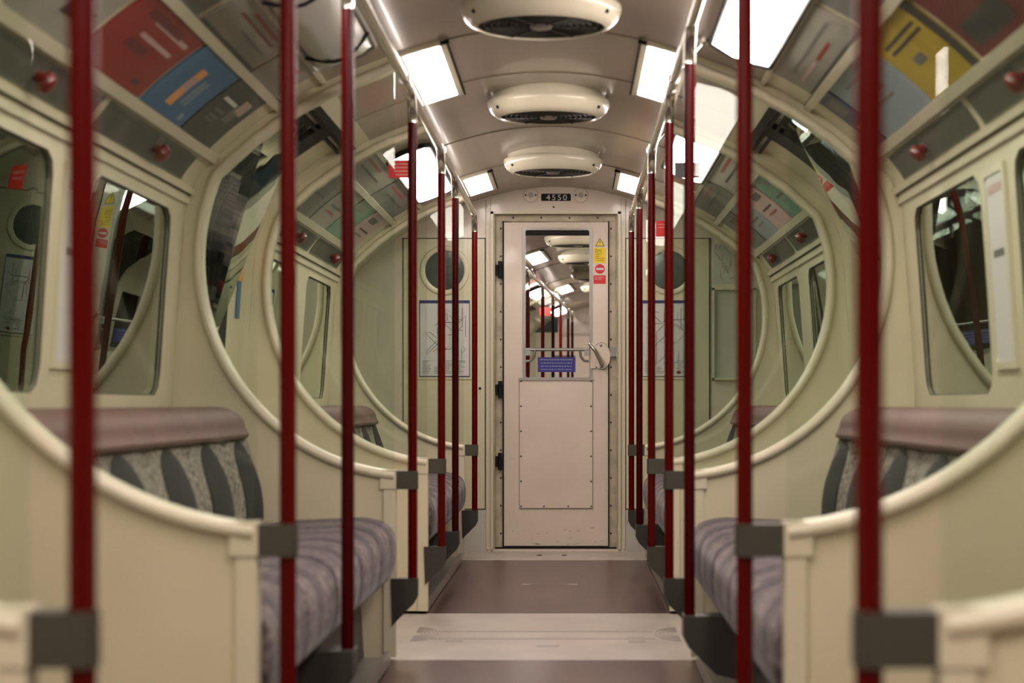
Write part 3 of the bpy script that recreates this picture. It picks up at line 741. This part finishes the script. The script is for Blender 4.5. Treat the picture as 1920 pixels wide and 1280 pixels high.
m=MB(); m.box(px0,px1,YD-.005,YD,pz0,pz1); m.build('lower_panel',PINKC,d,smooth=False)
m=MB(); t=.0022; m.box(px0-t,px0,YD-.0052,YD,pz0,pz1); m.box(px1,px1+t,YD-.0052,YD,pz0,pz1); m.box(px0-t,px1+t,YD-.0052,YD,pz0-t*1.6,pz0)
m.build('panel_edge',SEAM,d,smooth=False)
m=MB(); m.box(px0-.005,px1+.005,YD-.011,YD,ez(713),ez(708)); m.build('sill_strip',STEEL,d,smooth=False)
m=MB()
for k in range(6):
    for X in (px0+.008,px1-.008): m.lathe((X,YD-.005,pz0+.01+(pz1-pz0-.02)*k/5),[(0,-.003),(.004,-.002),(.0055,0)],axis='y',n=10)
for k in (1,2): m.lathe((px0+(px1-px0)*k/3,YD-.005,pz0+.01),[(0,-.003),(.004,-.002),(.0055,0)],axis='y',n=10)
m.build('screws',SEAM,d)
# scuffs at the foot
m=MB(); rnd=random.Random(3)
for k in range(26):
    X=-.28+.56*rnd.random(); Z=.035+.05*rnd.random()**2*2; w=.004+.02*rnd.random(); m.box(X,X+w,YD-.0006,YD,Z,Z+.002+.004*rnd.random())
m.build('scuffs',JAMB,d,smooth=False)
# grab bar across the window
gb=empty('window_bar',((hx0+hx1)/2,YD,ez(655)),'steel grab bar across the end door window above the blue sign','grab bar')
m=MB(); m.tube([(hx0+.004,YD-.02,ez(655)),(hx1-.004,YD-.02,ez(655))],.0095,12); m.build('bar',STEEL,gb)
for sx,X in ((1,hx0),(-1,hx1)):
    m=MB(); m.box(X,X+sx*.03,YD-.028,YD+.004,ez(666),ez(652)); m.tube([(X+sx*.055,YD-.02,ez(656)),(X+sx*.05,YD-.02,ez(668)),(X+sx*.03,YD-.015,ez(676)),(X+sx*.004,YD-.01,ez(677))],.008,10); m.build('end_bracket',STEEL,gb)
# blue sign on the glass
m=MB(); m.box(ex(1008),ex(1079),YD+.007,YD+.0115,ez(697),ez(669)); bs=m.build('blue_sign',P_ROYAL,smooth=False); tag(bs,'blue notice on the glass at the bottom of the end door window','sign')
for k,(a,b) in enumerate(((1012,1074),(1014,1073),(1014,1072),(1014,1072))):
    q=MB(); X=ex(a); rnd=random.Random(k)
    zz=ez(674+6*k)
    while X<ex(b):
        w=.006+.012*rnd.random(); q.box(X,min(X+w,ex(b)),YD+.0062,YD+.0072,zz-.0022,zz+(.0038 if k==0 else .0022)); X+=w+.004
    q.build('lettering',P_LBLUE,bs,smooth=False)
# handle
def oval(cx,cz,rx,rz,y0,y1,n=28): 
    q=MB(); q.extr([(cx+rx*math.cos(2*PI*i/n),cz+rz*math.sin(2*PI*i/n)) for i in range(n)],y0,y1); return q
hd=oval(ex(1128),ez(667),.052,.077,YD-.010,YD).build('door_handle',PINKC,d); tag(hd,'chrome lever handle on a cream oval plate')
oval(ex(1128),ez(667),.0545,.0795,YD-.003,YD).build('plate_shadow',SEAM,hd)  # dark oval standing in for the shadow round the handle plate
m=MB(); m.box(ex(1107),ex(1117),YD-.012,YD,ez(690),ez(643)); m.build('lock_case',PINKC,hd,smooth=False)
m=MB(); m.tube([(ex(1104),YD-.06,ez(644)),(ex(1108),YD-.062,ez(648)),(ex(1117),YD-.06,ez(659)),(ex(1126),YD-.055,ez(677)),(ex(1129),YD-.05,ez(684))],lambda t:.0085+.007*t,14); m.tube([(ex(1128),YD-.06,ez(681)),(ex(1128),YD,ez(681))],.014,14); m.build('lever',CHROME,hd)
m=MB()
for zz in (647,688): m.lathe((ex(1127),YD-.010,ez(zz)),[(0,-.005),(.005,-.004),(.0085,0)],axis='y',n=14)
m.build('screws',STEEL,hd)
# stickers on the door
st=MB(); cx_,cz_=ex(1125),ez(454); R=.032
tri=lambda k:[(cx_+k*R*math.sin(2*PI*i/3),cz_+k*R*math.cos(2*PI*i/3)-.004) for i in range(3)]
st.extr(tri(1),YD-.0012,YD-.0002); o=st.build('warning_triangle',SEAM,smooth=False); tag(o,'yellow warning triangle sticker at the top right of the end door','sticker')
q=MB(); q.extr(tri(.8),YD-.0018,YD-.001); q.build('yellow_field',P_YEL2,o,smooth=False)
q=MB(); q.extr([(cx_-.0025,cz_+.012),(cx_+.0025,cz_+.012),(cx_+.0012,cz_-.006),(cx_-.0012,cz_-.006)],YD-.0024,YD-.0016); q.box(cx_-.0015,cx_+.0015,YD-.0024,YD-.0016,cz_-.013,cz_-.0095); q.build('exclamation_mark',SEAM,o,smooth=False)
m=MB(); m.box(ex(1114),ex(1136.5),YD-.0012,YD-.0002,ez(492),ez(463)); o=m.build('warning_sticker',P_YEL2,smooth=False); tag(o,'yellow text sticker under the warning triangle on the end door','sticker')
text_mesh('Danger:\nRisk of\ndeath if\nused\nwhen train\nis moving','lettering',SEAM,o,ex(1116),ex(1134),ez(489),ez(465.5),YD-.0012,align='LEFT')
m=MB(); m.lathe((ex(1125),YD-.0012,ez(503)),[(0,0),(.0285,0),(.0285,.001)],axis='y',n=32); o=m.build('no_entry_sticker',P_SRED); tag(o,'round red no entry sticker on the end door','sticker')
q=MB(); q.box(ex(1118),ex(1132),YD-.002,YD-.0011,ez(505),ez(501)); q.build('white_bar',WHITE,o,smooth=False)
m=MB(); m.box(ex(1113),ex(1136),YD-.0012,YD-.0002,ez(531),ez(515)); o=m.build('emergency_sticker',P_SRED,smooth=False); tag(o,'red emergency sticker under the no entry disc on the end door','sticker')
text_mesh('Emergency\nuse only','lettering',WHITE,o,ex(1115),ex(1133),ez(524),ez(517),YD-.0012,align='LEFT')
# number plate and speakers over the door
m=MB(); m.extr([(ex(1042.5)+.086*cx+.004*0,ez(370)+.021*cz) for cx,cz in ((-1,-.8),(-.96,-1),(.96,-1),(1,-.8),(1,.8),(.96,1),(-.96,1),(-1,.8))],YW-.003,YW); o=m.build('number_plate',BLACK,smooth=False); tag(o,'black plate reading 4550 above the end door','number plate')
text_mesh('4550','lettering',WHITE,o,ex(1024),ex(1063),ez(375.5),ez(365),YW-.003,space=1.25)
for k,X in enumerate((995,1089)):
    e=empty('speaker_grille',(ex(X),YW,ez(366)),'round screwed speaker cover %s of the number plate'%('left','right')[k],'speaker')
    m=MB(); m.lathe((ex(X),YW,ez(366)),[(0,-.004),(.040,-.004),(.043,0)],axis='y',n=36); m.build('cover',PINKC,e)
    m=MB(); m.lathe((ex(X),YW-.004,ez(366)),[(0,-.001),(.016,-.001),(.016,0)],axis='y',n=24); m.build('grille',STEEL,e)
    m=MB(); m.lathe((ex(X),YW-.0005,ez(366)),[(.0425,0),(.0425,-.0008),(.045,-.0008),(.045,0)],axis='y',n=36); m.build('edge_line',JAMB,e)
    m=MB()
    for sx in(-.029,.029): m.lathe((ex(X)+sx,YW-.004,ez(366)),[(0,-.003),(.005,-.002),(.006,0)],axis='y',n=10)
    m.build('screws',SEAM,e)
m=MB(); m.lathe((ex(1038),YW,ez(388)),[(0,-.004),(.005,-.003),(.006,0)],axis='y',n=10); tag(m.build('wall_screw',SEAM),'single dark screw under the number plate','screw')
# cab locker doors either side, each with porthole
def outline(mb,x0,x1,z0,z1,t,y,bottom=True):
    mb.box(x0,x0+t,y-.002,y,z0,z1); mb.box(x1-t,x1,y-.002,y,z0,z1); mb.box(x0,x1,y-.002,y,z1-t,z1)
    if bottom: mb.box(x0,x1,y-.002,y,z0,z0+t)
for sd,(xa,xb),pc,mx in ((-1,(755,911),(834,507),(788,880)),(1,(1172,1331),(1254,507),(1205,1292))):
    e=empty('cab_locker',((ex(xa)+ex(xb))/2,YW,ez(955)),'cream cab locker door with round window, %s of the end door'%SN[sd],'locker door','cab locker doors')
    m=MB(); m.box(ex(xa)+.006,ex(xb)-.006,YW-.006,YW,ez(955)+.006,ez(446)-.006); m.build('door_panel',CREAM,e,smooth=False)
    m=MB(); outline(m,ex(xa),ex(xb),ez(955),ez(446),.006,YW-.001); m.build('edge_gap',SEAM,e,smooth=False)
    m=MB(); m.lathe((ex(pc[0]),YW-.006,ez(pc[1])),[(.113,.0),(.115,-.008),(.125,-.012),(.14,-.009),(.146,0)],axis='y',n=56); m.build('porthole_rim',RIM,e)
    m=MB(); m.lathe((ex(pc[0]),YW-.006,ez(pc[1])),[(0,-.0015),(.116,-.0015)],axis='y',n=56); m.build('porthole_glass',PORT,e)
    if sd<0:
        m=MB(); m.lathe((ex(900),YW-.006,ez(728)),[(0,-.002),(.008,-.002),(.008,0)],axis='y',n=16); m.build('keyhole',BLACK,e)
    # line map in a frame
    x0,x1,z0,z1=ex(mx[0]),ex(mx[1]),ez(705),ez(563)
    mp=empty('route_map',((x0+x1)/2,YW-.006,z0),'framed transit line map below the %s porthole'%SN[sd],'map','framed line maps')
    m=MB(); m.box(x0-.022,x1+.022,YW-.011,YW-.006,z0-.018,z1+.014); m.build('backing_frame',RIM,mp,smooth=False)
    m=MB(); m.box(x0,x1,YW-.0125,YW-.0105,z0,z1); m.build('map_sheet',WHITE,mp,smooth=False)
    m=MB(); m.box(x0,x1,YW-.0135,YW-.0122,z1-.018,z1); m.build('blue_header',P_NAVY,mp,smooth=False)
    m=MB(); t=.004; m.box(x0-t,x0,YW-.0135,YW-.010,z0-t,z1); m.box(x1,x1+t,YW-.0135,YW-.010,z0-t,z1); m.box(x0,x1,YW-.0135,YW-.010,z0-t,z0+.001); m.build('dark_border',P_NAVY if sd<0 else P_GREY,mp,smooth=False)
    rnd=random.Random(11+sd)
    for li,(mt) in enumerate((P_RED,P_BLUE,P_GREY,P_NAVY,P_DARK,P_PINK,P_GRN,P_GREY,P_RED,P_LBLUE)):
        p=[x0+.02+(x1-x0-.04)*rnd.random(), z0+.12+(z1-z0-.16)*rnd.random()]; dr=rnd.randrange(8); q=MB(); P=[tuple(p)]
        for k in range(7):
            dr=(dr+rnd.choice((-1,0,0,1)))%8; ln=.02+.035*rnd.random(); nx=p[0]+ln*math.cos(dr*PI/4); nz=p[1]+ln*math.sin(dr*PI/4)
            if not(x0+.012<nx<x1-.012 and z0+.06<nz<z1-.03): dr=(dr+4)%8; continue
            p=[nx,nz]; P.append((nx,nz))
        if len(P)>1:
            q.tube([(a,YW-.0128,b) for a,b in P],.0016,5); q.build('route_line',mt,mp)
    q=MB(); rnd=random.Random(5)
    for col in range(4):
        for r_ in range(9 if col!=1 else 5):
            a=x0+.015+col*(x1-x0-.02)/4; q.box(a,a+.02+.03*rnd.random(),YW-.0132,YW-.0124,z0+.016+r_*.009,z0+.0185+r_*.009)
    q.build('small_print',P_GREY,mp,smooth=False)
    if sd>0:
        q=MB(); q.lathe((ex(1272),YW-.013,ez(698)),[(.006,0),(.006,-.001),(.010,-.001),(.010,0)],axis='y',n=20); q.box(ex(1272)-.014,ex(1272)+.014,YW-.015,YW-.013,ez(698)-.0025,ez(698)+.0025); q.build('roundel',P_DRED,mp)
# equipment niche at the right
e=empty('equipment_niche',(ex(1375),YW,ez(712)),'pale recessed equipment cupboard front at the far right of the end wall','cupboard')
m=MB(); x0,x1,z0,z1=ex(1335),ex(1416),ez(712),ez(540); t=.012
m.box(x0,x0+t,YW-.03,YW,z0,z1); m.box(x1-t,x1,YW-.03,YW,z0,z1); m.box(x0,x1,YW-.03,YW,z0,z0+t); m.box(x0,x1,YW-.03,YW,z1-t,z1); m.build('frame',RIM,e,smooth=False)
m=MB(); m.box(x0+t,x1-t,YW-.004,YW,z0+t,z1-t); m.build('back_plate',PANELG,e,smooth=False)
m=MB(); m.box(ex(1331)-.003,ex(1331)+.003,YW-.008,YW,ez(800),ez(446)); tag(m.build('trim_74',SEAM),kind='structure')
# scratched drawing panel above the niche
e=MB(); e.box(ex(1338),ex(1378),YW-.003,YW,ez(532),ez(458)); o=e.build('scratched_sheet',PANELG,smooth=False); tag(o,'pale sheet with thin scratched lines above the cupboard on the end wall','sheet')
rnd=random.Random(2); q=MB()
for k in range(14):
    p=Vector((ex(1340+30*rnd.random()),YW-.0035,ez(465+60*rnd.random()))); a=rnd.random()*PI; l=.02+.05*rnd.random()
    p2=Vector((min(max(p.x+l*math.cos(a),ex(1339)),ex(1377)),p.y,min(max(p.z+l*math.sin(a),ez(531)),ez(459)))); q.tube([p,p2],.0012,5)
q.build('scratches',P_GREY,o)
# grey skirting of the end wall
m=MB()
for sx in (-1,1): m.box(sx*.408,sx*1.24,YW-.008,YW,.0,.240)
tag(m.build('baseboard_end',PANELG),kind='structure')

# ================================================================== NEXT CAR, seen through the end door window
ANG=math.atan(.05)
XF=Matrix.Translation((0,11.28,0))@Matrix.Rotation(-ANG,4,'Z')@Matrix.Translation((0,-11.28,0))
Y0,Y1=11.75,24.0
B2=[(12.6,15.0,[(12.8,13.7),(14.0,14.85)]),(16.75,19.6,[(16.95,17.95),(18.35,19.4)]),(21.05,24.0,[(21.3,22.3),(22.6,23.6)])]
D2=[(15.0,16.75),(19.6,21.05)]
f=MB(); f.box(-1.26,1.26,Y0,Y1,-.05,0); tag(f.build('floor_next_car',LINO),kind='structure')
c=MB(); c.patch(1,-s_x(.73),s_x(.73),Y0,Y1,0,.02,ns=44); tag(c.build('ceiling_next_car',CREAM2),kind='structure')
for i,yy in enumerate((13.4,15.0,16.75,18.6,19.6,21.05)):
    m=MB(); m.patch(1,-s_x(.73),s_x(.73),yy-.004,yy+.004,.003,.01,ns=44); tag(m.build('trim_%d'%(i+80),SEAM),kind='structure')
wall_side(-1,B2,D2,[(Y0,12.6)],0,'wall_next_car_left','',2); wall_side(1,B2,D2,[(Y0,12.6)],0,'wall_next_car_right','',2)
windows(-1,B2)
for a,b in D2: sliding_doors(-1,a,b)
for i,(a,b) in enumerate(((12.62,14.98),(16.77,19.58),(21.07,23.98))): rails_trim(-1,a,b,90+2*i)
m=MB()
for (x0,x1,z0,z1) in ((-1.24,-.30,0,2.0),(.36,1.24,0,2.0),(-.30,.36,0,.9),(-.72,.72,1.985,2.07)): m.box(x0,x1,Y0,Y0+.03,z0,z1)
tag(m.build('wall_next_car_front',PINKC),kind='structure')
m=MB(); m.box(-1.24,1.24,Y1,Y1+.03,0,1.75); m.box(-.72,.72,Y1,Y1+.03,1.7,2.1); tag(m.build('wall_next_car_back',PINKC),kind='structure')
for y,t in ((15.0,'first'),(16.8,'second'),(19.6,'fourth'),(21.1,'fifth')):
    pole(-1,y,'%s red pole in the next car, seen through the end door window'%t,group='red poles in the next car')
for y,t in ((18.3,'third'),(22.0,'sixth')): pole(-1,y,'%s red pole in the next car, seen through the end door window'%t,True,group='red poles in the next car')
rail(-1,12.4,23.8,'chrome overhead handrail in the next car beyond the end door')
for y,t in ((15.0,'nearest'),(16.8,'second'),(19.6,'farther')): screen(-1,y,'draught screen in the next car, %s to the end door'%t,group='draught screens in the next car')
for y,t in ((14.05,'nearest'),(15.8,'second'),(17.9,'third'),(19.9,'fourth')): fan(y,'ceiling ventilator in the next car, %s beyond the end door'%t,group='ventilators in the next car')
for sd in (-1,1):
    for a,t in ((15.1,'nearer'),(19.4,'farther')): panel_lamp(sd,a,a+1.0,'lit ceiling light on the %s in the next car, %s one'%(SN[sd],t),group='lights in the next car')
    for a,t in ((13.0,'nearer'),(18.5,'farther'),(22.2,'last')): bay_lamp(sd,a,a+1.0,'long light over the %s seats in the next car, %s one'%(SN[sd],t),group='seat lights in the next car')
glass_sign(-.656,-.54,1.76,1.845,19.6,SIGNRED,'red notice between the poles in the next car',0)
m=MB(); m.box(-.80,-.50,Y1-.012,Y1,1.02,1.46); o=m.build('route_map',WHITE,smooth=False); tag(o,'white line map with blue header at the far end of the next car','map')
q=MB(); q.box(-.80,-.50,Y1-.014,Y1-.011,1.44,1.46); q.build('blue_header',P_NAVY,o,smooth=False)
XF=None
# ================================================================== OUTSIDE
m=MB(); m.box(-2.9,-2.85,-4,26,-1,3.4); tag(m.build('wall_outside_left',TUNNEL),kind='structure')
m=MB(); m.box(2.9,2.95,-4,26,-1,3.4); tag(m.build('wall_outside_right',TUNNEL),kind='structure')
m=MB(); m.box(-2.95,2.95,-4,26,3.4,3.45); tag(m.build('ceiling_outside',TUNNEL),kind='structure')
e=empty('station_light',(1.50,11.6,2.62),'bright station tube light outside the right doors','light')
m=MB(); m.box(1.38,1.54,11.0,12.2,2.58,2.62); m.build('housing',TUNL,e,smooth=False)
for yy in (11.2,12.0):
    m=MB(); m.tube([(1.46,yy,2.61),(1.46,yy,3.41)],.01,8); m.build('hanger',TUNL,e)
m=MB(); m.tube([(1.46,11.02,2.53),(1.46,12.18,2.53)],.06,14); m.build('tube',PLATM,e)
e=MB(); e.box(1.66,1.70,8,15,1.5,2.5)
for k in range(60): e.box(1.62,1.66,8+k*.115,8.06+k*.115,1.55,2.45)
tag(e.build('ribbed_panel_outside',TUNL,smooth=False),kind='structure')  # ribbed panel standing free, short of the outside wall
